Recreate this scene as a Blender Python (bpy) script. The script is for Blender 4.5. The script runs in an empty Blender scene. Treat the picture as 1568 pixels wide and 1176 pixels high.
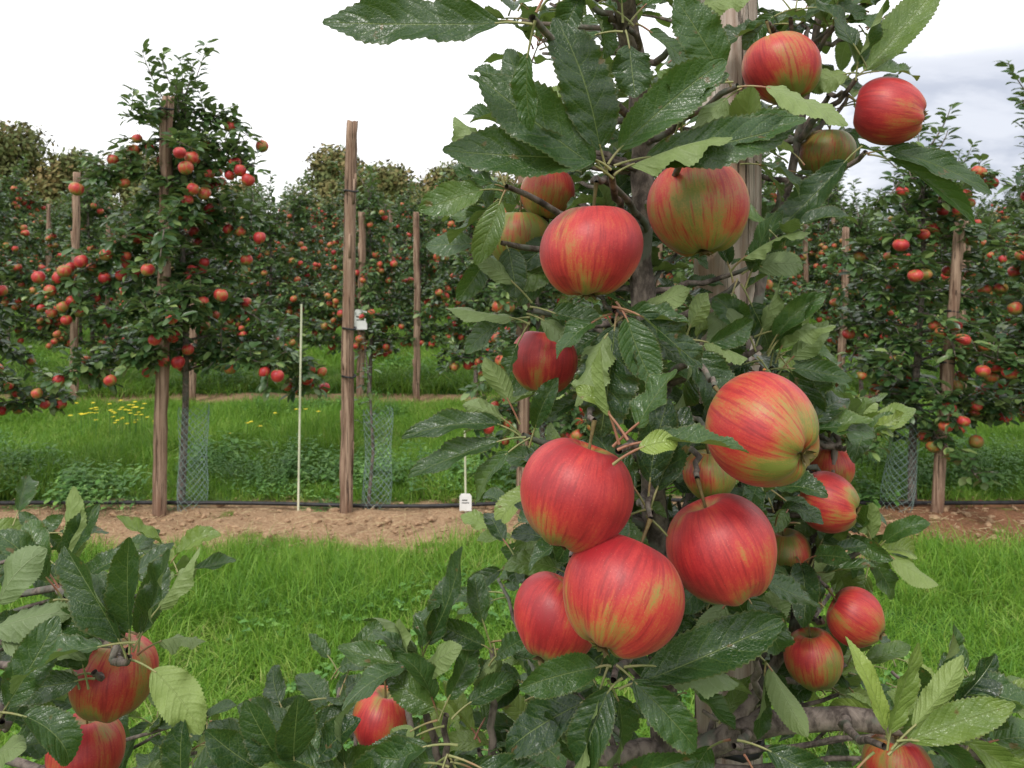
import bpy, math, random
import numpy as np
from mathutils import Vector, Matrix, noise as mn

R = random.Random(11)
NR = np.random.RandomState(5)
scene = bpy.context.scene
COL = scene.collection
U = R.uniform

# ------------------------------------------------------------------ helpers
class Buf:
    def __init__(s):
        s.v=[]; s.f=[]; s.a=[]; s.r=[]; s.m=[]; s.n=0
    def add(s, v, f, a=None, r=0.5, m=0):
        v=np.asarray(v,float); f=np.asarray(f,int)
        s.v.append(v); s.f.append(f+s.n)
        s.a.append(np.zeros((len(v),3)) if a is None else np.asarray(a,float))
        s.r.append(np.full(len(v),r) if np.isscalar(r) else np.asarray(r,float))
        s.m.append(np.full(len(f),m)); s.n+=len(v)
    def mesh(s, name, mats, smooth=True):
        me=bpy.data.meshes.new(name)
        V=np.concatenate(s.v); 
        F=[]
        for f in s.f: F.extend(f.tolist())
        me.from_pydata(V.tolist(),[],F)
        A=me.attributes.new('luv','FLOAT_VECTOR','POINT'); A.data.foreach_set('vector',np.concatenate(s.a).ravel())
        B=me.attributes.new('rnd','FLOAT','POINT'); B.data.foreach_set('value',np.concatenate(s.r))
        for m in mats: me.materials.append(m)
        me.polygons.foreach_set('material_index',np.concatenate(s.m).astype(int))
        if smooth: me.polygons.foreach_set('use_smooth',[True]*len(me.polygons))
        me.update()
        return me

def obj(name, me, parent=None, loc=(0,0,0), rz=0, sc=1):
    o=bpy.data.objects.new(name,me); COL.objects.link(o)
    o.location=loc; o.rotation_euler=(0,0,rz)
    o.scale=(sc,sc,sc) if np.isscalar(sc) else sc
    if parent: o.parent=parent
    return o
def empty(name, loc=(0,0,0), rz=0, sc=1):
    return obj(name,None,None,loc,rz,sc)

def norm(a):
    a=np.asarray(a,float); return a/(np.linalg.norm(a)+1e-9)

def tube(buf, pts, rad, sides=6, m=0, r=0.5, rough=0, cap=False):
    P=np.asarray(pts,float); n=len(P)
    rad=np.full(n,rad) if np.isscalar(rad) else np.asarray(rad,float)
    T=np.gradient(P,axis=0); T/=np.linalg.norm(T,axis=1)[:,None]+1e-9
    ref=np.array([0,1.,0]) if abs(T[0][1])<.8 else np.array([1.,0,0])
    th=np.arange(sides)*2*math.pi/sides
    V=[];A=[]
    L=0
    for i in range(n):
        x=norm(np.cross(T[i],ref)); y=np.cross(T[i],x)
        rr=rad[i]*(1+(rough*(NR.rand(sides)-.5) if rough else 0))
        V.append(P[i]+np.cos(th)[:,None]*x*np.reshape(rr,(-1,1))+np.sin(th)[:,None]*y*np.reshape(rr,(-1,1)))
        if i: L+=np.linalg.norm(P[i]-P[i-1])
        A.append(np.stack([np.cos(th),np.sin(th),np.full(sides,L)],1))
    F=[]
    for i in range(n-1):
        for j in range(sides):
            k=(j+1)%sides
            F.append((i*sides+j,i*sides+k,(i+1)*sides+k,(i+1)*sides+j))
    buf.add(np.concatenate(V),F,np.concatenate(A),r,m)
    if cap:
        buf.add(V[-1],[tuple(range(sides))],A[-1],r,m)

def curve_pts(p0,p1,p2,n=8):
    p0,p1,p2=[np.asarray(p,float) for p in (p0,p1,p2)]
    t=np.linspace(0,1,n)[:,None]
    return (1-t)**2*p0+2*t*(1-t)*p1+t*t*p2

def wob(pts,amp):
    pts=np.array(pts,float); pts[1:-1]+=NR.uniform(-amp,amp,(len(pts)-2,3)); return pts

# leaf templates --------------------------------------------------
class LeafT:
    def __init__(s,nu,nv,serr):
        us=np.linspace(0,1,nu+1); vs=np.linspace(-1,1,nv+1)
        s.U,s.V=[x.ravel() for x in np.meshgrid(us,vs,indexing='ij')]
        tip=np.clip((1-s.U)/.18,0,1)
        hw=(s.U**.60)*((1-s.U)**.64)/.43*(.66+.34*tip)
        idx=np.round(s.U*nu).astype(int)
        tooth=np.where((np.abs(s.V)>.99)&(idx%2==1)&(idx>1)&(idx<nu),serr,0)
        s.hw=hw*(1+tooth); s.tx=tooth*.10
        F=[]
        for i in range(nu):
            for j in range(nv):
                a=i*(nv+1)+j; F.append((a,a+nv+1,a+nv+2,a+1))
        s.F=np.array(F)
    def place(s,buf,base,d,n,L,W,tint,bend=.5,fold=.35,wave=.06,side=0.,m=0,twist=0.,b2=0.,rip=0.):
        d=norm(d); n=np.asarray(n,float); n=n-d*np.dot(n,d); n=norm(n); y=np.cross(n,d)
        th=bend*s.U+b2*s.U**2+1e-6
        us=np.unique(s.U); h=us[1]-us[0]; tu=bend*us+b2*us**2
        cx=np.concatenate([[0],np.cumsum((np.cos(tu[1:])+np.cos(tu[:-1]))/2*h)])
        cz=-np.concatenate([[0],np.cumsum((np.sin(tu[1:])+np.sin(tu[:-1]))/2*h)])
        px=L*(np.interp(s.U,us,cx)+s.tx); pz=L*np.interp(s.U,us,cz)
        w=s.hw*W/2
        aV=np.abs(s.V)
        f1,f2=fold*U(.6,1.3),fold*U(.6,1.3)
        fo=np.where(s.V>0,f1,f2)*(1-.45*s.U)
        q=np.minimum(1,s.hw)
        off=aV**1.35*w*np.sin(fo)+wave*W*aV**2*np.sin(s.U*2*math.pi*U(1.2,2.8)+U(0,6)+(s.V>0)*U(.8,2.6))*q
        if rip: off=off+rip*W*aV**1.5*np.sin(s.U*2*math.pi*U(4.5,7)+U(0,6)+(s.V>0)*U(.8,2.6))*q
        lat=s.V*w*np.cos(fo)
        tw=twist*s.U
        lat,off=lat*np.cos(tw)-off*np.sin(tw), lat*np.sin(tw)+off*np.cos(tw)
        px=px+off*np.sin(th); pz=pz+off*np.cos(th)
        py=lat+side*L*s.U**2
        P=np.asarray(base)+px[:,None]*d+py[:,None]*y+pz[:,None]*n
        buf.add(P,s.F,np.stack([s.U,s.V,np.zeros_like(s.U)],1),tint,m)
LH=LeafT(44,8,.09)
LM=LeafT(4,2,0)
LS=LeafT(3,2,0)

# ------------------------------------------------------------------ materials
class NT:
    def __init__(s,name):
        s.mat=bpy.data.materials.new(name); s.mat.use_nodes=True
        s.t=s.mat.node_tree; s.t.nodes.clear()
        s.out=s.t.nodes.new('ShaderNodeOutputMaterial')
    def n(s,typ,**kw):
        nd=s.t.nodes.new('ShaderNode'+typ)
        for k,v in kw.items(): setattr(nd,k,v)
        return nd
    def set(s,sock,val):
        if isinstance(val,bpy.types.NodeSocket): s.t.links.new(val,sock)
        elif val is not None:
            if isinstance(val,tuple) and len(val)==3 and sock.type=='RGBA': val=val+(1,)
            sock.default_value=val
    def math(s,op,a,b=None,c=None,clamp=False):
        nd=s.n('Math',operation=op,use_clamp=clamp)
        for i,x in enumerate((a,b,c)):
            if x is not None: s.set(nd.inputs[i],x)
        return nd.outputs[0]
    def vmath(s,op,a,b=None):
        nd=s.n('VectorMath',operation=op); s.set(nd.inputs[0],a)
        if b is not None: s.set(nd.inputs[1],b)
        return nd.outputs[0]
    def mix(s,f,a,b,blend='MIX'):
        nd=s.n('Mix',data_type='RGBA',blend_type=blend)
        s.set(nd.inputs[0],f); s.set(nd.inputs[6],a); s.set(nd.inputs[7],b); return nd.outputs[2]
    def attr(s,name):
        return s.n('Attribute',attribute_name=name)
    def noise(s,vec,scale,detail=3,rough=.5,dist=0):
        nd=s.n('TexNoise'); 
        if vec is not None: s.set(nd.inputs['Vector'],vec)
        nd.inputs['Scale'].default_value=scale; nd.inputs['Detail'].default_value=detail
        nd.inputs['Roughness'].default_value=rough; nd.inputs['Distortion'].default_value=dist
        return nd.outputs[0]
    def sep(s,v):
        nd=s.n('SeparateXYZ'); s.set(nd.inputs[0],v); return nd.outputs
    def comb(s,x,y,z):
        nd=s.n('CombineXYZ'); [s.set(nd.inputs[i],q) for i,q in enumerate((x,y,z))]; return nd.outputs[0]
    def ss(s,x,a,b,lo=0.,hi=1.):
        nd=s.n('MapRange',interpolation_type='SMOOTHSTEP'); s.set(nd.inputs[0],x)
        for i,q in enumerate((a,b,lo,hi)): s.set(nd.inputs[i+1],q)
        return nd.outputs[0]
    def ramp(s,f,stops):
        nd=s.n('ValToRGB'); s.set(nd.inputs[0],f); cr=nd.color_ramp
        while len(cr.elements)<len(stops): cr.elements.new(.5)
        for e,(p,c) in zip(cr.elements,stops): e.position=p; e.color=c+(1,)
        return nd.outputs[0]
    def bump(s,h,strength=.3,dist=.001):
        nd=s.n('Bump'); s.set(nd.inputs['Height'],h); nd.inputs['Strength'].default_value=strength
        nd.inputs['Distance'].default_value=dist; return nd.outputs[0]
    def pbsdf(s,color,rough=.5,spec=.5,normal=None,coat=0):
        nd=s.n('BsdfPrincipled'); s.set(nd.inputs['Base Color'],color); s.set(nd.inputs['Roughness'],rough)
        nd.inputs['Specular IOR Level'].default_value=spec; nd.inputs['Coat Weight'].default_value=coat
        nd.inputs['Coat Roughness'].default_value=.25
        if normal is not None: s.set(nd.inputs['Normal'],normal)
        return nd.outputs[0]
    def fin(s,sh):
        s.t.links.new(sh,s.out.inputs[0]); return s.mat
    def mixsh(s,f,a,b):
        nd=s.n('MixShader'); s.set(nd.inputs[0],f); s.set(nd.inputs[1],a); s.set(nd.inputs[2],b); return nd.outputs[0]

def leaf_material(name,dark,mid,light,under,veins=True,rough=.36,trans=.22,spec=.5):
    t=NT(name)
    uv=t.sep(t.attr('luv').outputs['Vector']); rnd=t.attr('rnd').outputs['Fac']
    geo=t.n('NewGeometry')
    u,v=uv[0],uv[1]
    av=t.math('ABSOLUTE',v)
    pos=geo.outputs['Position']
    nz=t.noise(pos,28 if veins else 6,4,.6)
    tt=t.math('ADD',rnd,t.math('MULTIPLY',t.math('SUBTRACT',nz,.5),.35),clamp=True)
    c=t.ramp(tt,[(0,dark),(.5,mid),(1,light)])
    nrm=None
    back=geo.outputs['Backfacing']
    if veins:
        nz2=t.noise(pos,240,3,.6)
        nz3=t.noise(pos,85,2,.5)
        wv=t.math('MULTIPLY',t.math('SUBTRACT',t.noise(pos,60,2,.5),.5),.5)
        ph=t.math('MULTIPLY',t.math('SUBTRACT',u,t.math('MULTIPLY',t.math('POWER',av,1.4),.22)),t.math('ADD',6.5,t.math('MULTIPLY',rnd,2.)))
        ph=t.math('ADD',ph,wv)
        ph=t.math('ADD',ph,t.math('MULTIPLY',t.math('GREATER_THAN',v,0),.37))
        pp=t.math('PINGPONG',ph,.5)
        sv=t.ss(pp,.0,.05,1,0)
        sv=t.math('MULTIPLY',sv,t.ss(av,.6,.95,.8,0))
        mv=t.ss(av,.012,.045,1,0)
        vn=t.math('MAXIMUM',sv,mv)
        fine=t.n('TexVoronoi',feature='DISTANCE_TO_EDGE'); t.set(fine.inputs['Vector'],pos); fine.inputs['Scale'].default_value=380
        fv=t.ss(fine.outputs['Distance'],0,.12,1,0)
        c=t.mix(t.math('MULTIPLY',mv,.6),t.mix(t.math('MULTIPLY',sv,.22),c,light),(.20,.26,.09))
        c=t.mix(t.math('MULTIPLY',fv,.10),c,light)
        bl=t.ss(t.noise(pos,70,2,.5),.69,.74)
        c=t.mix(t.math('MULTIPLY',bl,.65),c,(.15,.08,.03))
        edge=t.math('MULTIPLY',t.ss(av,.90,1.0),.35)
        c=t.mix(edge,c,(.16,.15,.05))
        h=t.math('ADD',t.math('MULTIPLY',t.ss(pp,0,.30),.7),t.math('ADD',t.math('MULTIPLY',nz2,1.0),t.math('MULTIPLY',fv,-.25)))
        h=t.math('ADD',h,t.math('MULTIPLY',nz3,2.6))
        h=t.math('SUBTRACT',h,t.math('MULTIPLY',mv,1.2))
        nrm=t.bump(h,.55,.001)
        uc=t.mix(t.math('MULTIPLY',vn,.45),under,(.30,.36,.20))
    else: uc=under
    c2=t.mix(back,c,t.mix(t.math('MULTIPLY',rnd,.6),uc,light))
    rg=t.math('ADD',rough,t.math('ADD',t.math('MULTIPLY',back,.25),t.math('MULTIPLY',t.math('SUBTRACT',nz,.5),.3)))
    p=t.pbsdf(c2,rg,spec,nrm)
    if trans<=0: return t.fin(p)
    tr=t.n('BsdfTranslucent'); t.set(tr.inputs[0],t.mix(.5,c2,(.20,.34,.03)))
    return t.fin(t.mixsh(trans,p,tr.outputs[0]))

M_leaf=leaf_material('apple_leaf',(.012,.037,.013),(.040,.094,.022),(.27,.36,.075),(.15,.21,.085),rough=.29,spec=.5,trans=.21)
M_leafm=leaf_material('apple_leaf_row',(.022,.058,.020),(.068,.130,.036),(.28,.36,.12),(.16,.23,.10),veins=False,rough=.38,spec=.5,trans=.15)
M_weed=leaf_material('weed_leaf',(.05,.14,.03),(.11,.26,.05),(.26,.44,.09),(.14,.27,.09),veins=False,rough=.5,trans=.2)
M_bgleaf=leaf_material('far_leaf',(.060,.092,.030),(.14,.155,.050),(.24,.17,.07),(.12,.13,.055),veins=False,rough=.6,trans=0,spec=.2)

def grass_material():
    t=NT('grass_blade')
    uv=t.sep(t.attr('luv').outputs['Vector']); rnd=t.attr('rnd').outputs['Fac']
    geo=t.n('NewGeometry')
    big=t.noise(geo.outputs['Position'],1.3,3,.6); med=t.noise(geo.outputs['Position'],5.5,3,.6)
    f=t.math('ADD',t.math('MULTIPLY',rnd,.62),t.math('ADD',t.math('MULTIPLY',big,.5),t.math('MULTIPLY',t.math('SUBTRACT',med,.5),.75)))
    c=t.ramp(f,[(.08,(.060,.17,.020)),(.5,(.145,.31,.032)),(.82,(.26,.42,.055)),(1,(.46,.44,.17))])
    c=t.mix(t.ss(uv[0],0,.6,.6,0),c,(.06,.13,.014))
    p=t.pbsdf(c,.45,.35)
    tr=t.n('BsdfTranslucent'); t.set(tr.inputs[0],t.mix(.4,c,(.22,.38,.03)))
    return t.fin(t.mixsh(.3,p,tr.outputs[0]))
M_grass=grass_material()

def apple_material():
    t=NT('apple_skin')
    A=t.attr('luv').outputs['Vector']; x,y,z=t.sep(A)[:3]; rnd=t.attr('rnd').outputs['Fac']
    zo=t.math('MULTIPLY',rnd,57.)
    v1=t.comb(t.math('MULTIPLY',x,8),t.math('MULTIPLY',y,8),t.math('ADD',t.math('MULTIPLY',z,2.6),zo))
    v1b=t.comb(t.math('MULTIPLY',x,19),t.math('MULTIPLY',y,19),t.math('ADD',t.math('MULTIPLY',z,6),zo))
    v2=t.comb(x,y,t.math('ADD',t.math('MULTIPLY',z,2.4),zo))
    v3=t.comb(t.math('MULTIPLY',x,3),t.math('MULTIPLY',y,3),t.math('ADD',t.math('MULTIPLY',z,9),zo))
    st=t.noise(v1,1.3,4,.6); st2=t.noise(v1b,1.3,3,.65); pt=t.noise(v2,1.0,3,.5); mot=t.noise(v3,9,4,.65)
    m=t.math('ADD',t.math('MULTIPLY',t.math('SUBTRACT',pt,.5),2.0),t.math('MULTIPLY',t.math('SUBTRACT',st,.5),.62))
    m=t.math('ADD',m,t.math('MULTIPLY',t.math('SUBTRACT',mot,.5),.65))
    m=t.math('ADD',m,t.math('MULTIPLY',t.math('SUBTRACT',st2,.5),.42))
    m=t.math('SUBTRACT',m,t.ss(z,.50,.92,0,.50))
    m=t.math('SUBTRACT',m,t.ss(z,.13,.02,0,.55))
    m=t.math('ADD',m,t.math('MULTIPLY',t.math('SUBTRACT',rnd,.5),1.2))
    m=t.math('ADD',m,.57)
    c=t.ramp(m,[(.0,(.16,.18,.03)),(.18,(.28,.20,.042)),(.34,(.40,.135,.038)),(.48,(.46,.072,.032)),(.64,(.46,.032,.030)),(1.,(.31,.013,.019))])
    dk=t.math('MULTIPLY',t.math('MULTIPLY',t.ss(st,.48,.60),t.ss(st2,.42,.58,.25,1)),.6)
    c=t.mix(dk,c,(.25,.018,.019))
    vo=t.n('TexVoronoi'); t.set(vo.inputs['Vector'],t.comb(x,y,t.math('ADD',t.math('MULTIPLY',z,3),zo))); vo.inputs['Scale'].default_value=17
    dot=t.ss(vo.outputs['Distance'],.04,.10,1,0)
    c=t.mix(t.math('MULTIPLY',dot,.45),c,(.70,.42,.26))
    sc=t.ss(t.noise(v3,2.2,4,.7),.70,.74)
    c=t.mix(t.math('MULTIPLY',sc,.5),c,(.12,.07,.03))
    c=t.mix(t.math('MULTIPLY',t.ss(t.math('ADD',z,t.math('MULTIPLY',t.math('SUBTRACT',st,.5),.12)),.12,.05),.6),c,(.22,.18,.06))
    b=t.bump(t.math('ADD',t.math('MULTIPLY',mot,1.),t.math('MULTIPLY',st,.4)),.12,.001)
    rg=t.math('ADD',.37,t.math('MULTIPLY',mot,.22))
    p=t.pbsdf(c,rg,.5,b)
    nd=p.node; nd.inputs['Sheen Weight'].default_value=.08; nd.inputs['Sheen Roughness'].default_value=.4
    nd.inputs['Sheen Tint'].default_value=(1,.85,.8,1)
    return t.fin(p)
M_apple=apple_material()

def simple(name,c1,c2,scale=20,rough=.8,stretch=None,bumps=.4,dist=.002,spec=.3,c3=None):
    t=NT(name); tc=t.n('TexCoord').outputs['Object']
    vec=tc
    if stretch: vec=t.vmath('MULTIPLY',tc,stretch)
    n1=t.noise(vec,scale,5,.65,.3); n2=t.noise(tc,scale*.35,3,.6)
    c=t.mix(t.ss(n1,.35,.65),c1,c2)
    if c3: c=t.mix(t.ss(n2,.52,.64),c,c3)
    return t.fin(t.pbsdf(c,rough,spec,t.bump(n1,bumps,dist)))
def wood(name,lo,hi,knot,sc,crk=.85):
    t=NT(name); tc=t.n('TexCoord').outputs['Object']
    v=t.vmath('MULTIPLY',tc,(1,1,.045)); f1=t.noise(v,sc*2.2,6,.7,.4)
    v2=t.vmath('MULTIPLY',tc,(1,1,.02)); cr=t.ss(t.noise(v2,sc*4,3,.6,.2),.60,.66)
    b=t.noise(t.vmath('MULTIPLY',tc,(1,1,.25)),sc*.5,4,.6)
    c=t.mix(t.ss(f1,.32,.68),lo,hi); c=t.mix(t.ss(b,.50,.64,0,.8),c,knot)
    c=t.mix(t.math('MULTIPLY',cr,crk),c,(.035,.022,.016))
    h=t.math('SUBTRACT',f1,t.math('MULTIPLY',cr,1.3))
    return t.fin(t.pbsdf(c,.82,.25,t.bump(h,.9,.004)))
M_post=wood('weathered_post_wood',(.12,.065,.042),(.40,.28,.20),(.20,.115,.075),22)
M_postp=wood('pale_post_wood',(.36,.26,.21),(.70,.62,.55),(.50,.33,.24),30,.75)
M_bark=simple('apple_bark',(.055,.042,.036),(.24,.195,.165),70,.8,(1,1,.6),.8,.003,.3,(.12,.13,.10))
M_petiole=simple('petiole',(.18,.21,.07),(.30,.28,.12),60,.5,None,.2,.001,.4,(.30,.13,.08))
M_stalk=simple('fruit_stalk',(.10,.07,.03),(.20,.16,.06),80,.6)
M_black=simple('black_pipe',(.012,.012,.013),(.03,.03,.032),30,.45,None,.2)
M_white=simple('white_plastic',(.72,.72,.70),(.80,.80,.78),12,.5,None,.1)
M_stake=simple('pale_cane',(.50,.52,.36),(.70,.70,.52),14,.6,(1,1,.2),.2)
M_net=simple('plastic_netting',(.16,.24,.22),(.25,.33,.31),30,.5)
M_clod=simple('soil_clod',(.24,.145,.085),(.43,.29,.175),40,.95,None,.8)
M_yel=simple('yellow_flower',(.75,.58,.02),(.85,.70,.05),30,.6)
M_straw=simple('dry_straw',(.40,.31,.16),(.56,.46,.27),30,.8)

def ground_material():
    t=NT('orchard_ground'); geo=t.n('NewGeometry'); P=geo.outputs['Position']; x,y,z=t.sep(P)[:3]
    n0=t.noise(P,1.6,4,.6); n1=t.noise(P,9,5,.65); n2=t.noise(P,60,5,.7)
    w=t.n('Math',operation='WRAP'); t.set(w.inputs[0],t.math('SUBTRACT',y,4.44)); w.inputs[1].default_value=1.745; w.inputs[2].default_value=-1.745
    d=t.math('ABSOLUTE',w.outputs[0])
    d=t.math('ADD',d,t.math('MULTIPLY',t.math('SUBTRACT',n0,.5),.35))
    d=t.math('ADD',d,t.math('MULTIPLY',t.math('SUBTRACT',n1,.5),.22))
    dm=t.ss(d,.42,.52,1,0)
    red=t.ss(x,1.0,2.6)
    dirt=t.ramp(n2,[(.25,(.22,.125,.07)),(.5,(.41,.265,.155)),(.75,(.58,.43,.28))])
    dirtr=t.ramp(n2,[(.25,(.14,.066,.036)),(.5,(.28,.13,.07)),(.75,(.41,.25,.15))])
    dirt=t.mix(red,dirt,dirtr)
    dirt=t.mix(t.ss(n1,.50,.72,0,.6),dirt,(.15,.09,.05))
    gr=t.ramp(n2,[(.3,(.03,.08,.012)),(.7,(.07,.17,.022))])
    gr=t.mix(t.ss(n1,.6,.8,0,.5),gr,(.14,.12,.05))
    c=t.mix(dm,gr,dirt)
    return t.fin(t.pbsdf(c,.95,.15,t.bump(t.math('ADD',n2,n1),.9,.02)))
M_ground=ground_material()

# ------------------------------------------------------------------ ground
xs=np.concatenate([[-500,-150,-60,-30,-18,-12],np.linspace(-8,8,200),[12,18,30,60,150,500]])
ys=np.concatenate([[-200,-50,-15,-5,-1],np.linspace(0,9,150),[10,12,16,25,40,80,200,700]])
gv=[];
for yy in ys:
    for xx in xs:
        h=0
        if abs(xx)<=8 and 0<=yy<=9:
            f=min(1,(8-abs(xx))/2, yy, (9-yy))
            strip=math.exp(-((yy-4.45)/.40)**2)
            h=f*(.03*mn.noise(Vector((xx*.9,yy*.9,3)))+strip*(.02+.035*mn.noise(Vector((xx*4,yy*6,1)))+.018*mn.noise(Vector((xx*13,yy*15,7)))))
        gv.append((xx,yy,h))
nx=len(xs); gf=[]
for j in range(len(ys)-1):
    for i in range(nx-1):
        a=j*nx+i; gf.append((a,a+1,a+nx+1,a+nx))
b=Buf(); b.add(gv,gf); obj('ground',b.mesh('ground',[M_ground]))

# ------------------------------------------------------------------ grass
def grass_patch(name,n,size,lmin,lmax,wid,lean):
    x=NR.uniform(-size/2,size/2,n); y=NR.uniform(-size/2,size/2,n)
    k=NR.uniform(-size/2,size/2,(26,2)); ci=NR.randint(0,26,n); pull=NR.uniform(0,.75,n)**1.5
    x=x*(1-pull)+k[ci,0]*pull+NR.normal(0,.01,n); y=y*(1-pull)+k[ci,1]*pull+NR.normal(0,.01,n)
    caz=NR.uniform(0,6.28,26)
    az=np.where(NR.rand(n)<.5,caz[ci]+NR.normal(0,.7,n),NR.uniform(0,6.28,n)); L=NR.uniform(lmin,lmax,n)*(.6+.5*NR.rand(26)[ci]); le=NR.uniform(.1,lean,n)
    hs=np.array([0,.4,.75,1.]); ws=np.array([1,.9,.55,.05])
    V=[];A=[]
    dx,dy=np.cos(az),np.sin(az); fz=NR.uniform(0,6.28,n); wx,wy=np.cos(fz),np.sin(fz)
    for h,w in zip(hs,ws):
        out=L*le*h**2; up=L*h*(1-.45*le*h)
        cx=x+dx*out; cy=y+dy*out
        for s in (-1,1):
            V.append(np.stack([cx+s*wx*wid*w/2,cy+s*wy*wid*w/2,up],1)); A.append(np.stack([np.full(n,h),np.full(n,s),np.zeros(n)],1))
    V=np.stack(V,1).reshape(-1,3); A=np.stack(A,1).reshape(-1,3)
    i=np.arange(n)*8
    F=np.concatenate([np.stack([i+2*q,i+2*q+1,i+2*q+3,i+2*q+2],1) for q in range(3)])
    bb=Buf(); bb.add(V,F,A,np.repeat(NR.rand(n),8)); return bb.mesh(name,[M_grass])
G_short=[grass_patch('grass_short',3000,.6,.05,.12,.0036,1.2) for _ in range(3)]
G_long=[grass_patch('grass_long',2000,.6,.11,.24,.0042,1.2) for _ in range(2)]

def weed_patch(name,n,size,h0,h1,ll,rosette=False):
    bb=Buf()
    for _ in range(n):
        x,y=U(-size/2,size/2),U(-size/2,size/2)
        if rosette:
            k=R.randint(3,6); a0=U(0,6.28); t=U(.1,.8); zz=U(.02,.08)
            for q in range(k):
                a=a0+q*6.28/k+U(-.3,.3); L=ll*U(.6,1.2)
                LS.place(bb,(x,y,zz),(math.cos(a),math.sin(a),U(0,.8)),(U(-.2,.2),U(-.2,.2),1),L,L*U(.45,.8),t+U(-.1,.1),bend=U(.3,1),fold=U(0,.4),wave=.05)
        else:
            H=U(h0,h1)*(1.15-1.1*math.hypot(x,y)/size); lx,ly=U(-.4,.4),U(-.4,.4)
            pts=[(x,y,0),(x+lx*H*.4,y+ly*H*.4,H*.6),(x+lx*H,y+ly*H,H)]
            tube(bb,pts,[.002,.0018,.001],3,0,.4)
            k=int(H/.032); t=U(.1,.8)
            for q in range(2,k+1):
                f=q/k; zz=H*f; px,py=x+lx*H*f,y+ly*H*f; a0=q*1.57+U(-.3,.3)
                for s in (0,math.pi):
                    a=a0+s; L=ll*U(.7,1.2)*(1.15-.6*f)
                    LS.place(bb,(px,py,zz),(math.cos(a),math.sin(a),U(-.1,.6)),(0,0,1),L,L*U(.35,.5),t+U(-.15,.15),bend=U(.3,1),fold=.2,wave=.05)
    return bb.mesh(name,[M_weed])
W_ros=[weed_patch('clover',170,.6,0,0,.026,True) for _ in range(2)]
W_tall=[weed_patch('nettles',70,.62,.10,.32,.065),weed_patch('nettles',45,.6,.10,.24,.10),weed_patch('nettles',60,.55,.12,.36,.055)]

grass=empty('grass'); weeds=empty('weeds')
def scat(par,meshes,x,y,sz=1.,j=.08,nm='patch'):
    s=U(.9,1.12)*sz
    obj(nm,R.choice(meshes),par,(x+U(-j,j),y+U(-j,j),0),U(0,6.28),(s,s,min(1.15,s)*U(.8,1.15)))
yy=.9
while yy<3.85:
    for xx in np.arange(-4.6,5.0,.43):
        if abs(xx)>yy*.75+1.4: continue
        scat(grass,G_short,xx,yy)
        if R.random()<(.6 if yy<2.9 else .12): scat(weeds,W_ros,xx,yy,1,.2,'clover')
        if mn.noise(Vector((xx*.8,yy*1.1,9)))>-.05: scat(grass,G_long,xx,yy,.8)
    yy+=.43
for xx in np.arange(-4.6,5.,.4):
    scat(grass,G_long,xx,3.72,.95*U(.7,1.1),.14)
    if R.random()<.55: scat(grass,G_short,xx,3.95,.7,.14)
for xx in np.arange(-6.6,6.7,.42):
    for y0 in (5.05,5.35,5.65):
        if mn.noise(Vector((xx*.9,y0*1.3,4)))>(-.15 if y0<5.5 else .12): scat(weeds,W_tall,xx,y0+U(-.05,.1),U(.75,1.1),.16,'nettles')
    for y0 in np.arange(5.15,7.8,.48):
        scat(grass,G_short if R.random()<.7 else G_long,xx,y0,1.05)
    for y0 in (7.3,):
        if R.random()<.4: scat(weeds,W_tall,xx,y0,.8,.15,'nettles')
for xx in np.arange(-12,12.5,1.0):
    for y0 in np.arange(8.8,20,1.0):
        if abs(xx)>y0*.8+1: continue
        scat(grass,G_long,xx,y0,1.85,.15)
        if y0<13 and R.random()<.3: scat(weeds,W_tall,xx,y0,1.1,.3,'nettles')
for _ in range(40):
    x=U(-4.5,4.5); scat(weeds,W_ros,x,U(4.78,4.98),.35,.05,'clover')
for _ in range(46):
    x=U(-4.5,4.5); scat(grass,G_short,x,U(4.0,4.9),.25,.05)

bb=Buf()
ico=[(0,0,1),(0,0,-1)]+[(math.cos(a),math.sin(a),.45) for a in np.arange(5)*1.2566]+[(math.cos(a+.63),math.sin(a+.63),-.45) for a in np.arange(5)*1.2566]
icf=[(0,2+i,2+(i+1)%5) for i in range(5)]+[(1,7+(i+1)%5,7+i) for i in range(5)]+[(2+i,7+i,2+(i+1)%5) for i in range(5)]+[(7+i,7+(i+1)%5,2+(i+1)%5) for i in range(5)]
ico=np.array(ico)
for _ in range(3000):
    x=U(-5,5); y=4.42+R.gauss(0,.22); s=U(.003,.009) if R.random()<.85 else U(.01,.024)
    v=ico*s*NR.uniform(.6,1.3,(12,1))*np.array([U(.8,1.4),U(.8,1.3),U(.5,.9)])
    bb.add(v+np.array([x,y,.018+s*.4]),icf)
obj('soil_clods',bb.mesh('soil_clods',[M_clod],False))
bb=Buf()
for _ in range(1300):
    x=U(-5,5); y=4.35+R.gauss(0,.26); a=U(0,3.14); l=U(.02,.09); z=U(.025,.045)
    tube(bb,[(x,y,z),(x+math.cos(a)*l,y+math.sin(a)*l,z+U(-.01,.012))],.0012,3)
obj('straw',bb.mesh('straw',[M_straw],False))

fl=empty('yellow_wildflowers')
bb=Buf()
for cx,cy,n in ((-3.04,6.3,36),(-3.35,6.4,12),(-2.0,6.0,4),(-1.7,6.3,4)):
    for _ in range(n):
        x=cx+R.gauss(0,.12); y=cy+R.gauss(0,.1); h=U(.16,.32)
        tube(bb,[(x,y,0),(x,y,h)],.002,3,1)
        for q in range(5):
            a=q*1.257; LS.place(bb,(x,y,h),(math.cos(a),math.sin(a),.4),(0,0,1),.020,.016,.5)
o=obj('flowers',bb.mesh('flowers',[M_yel,M_weed]),fl)

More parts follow.
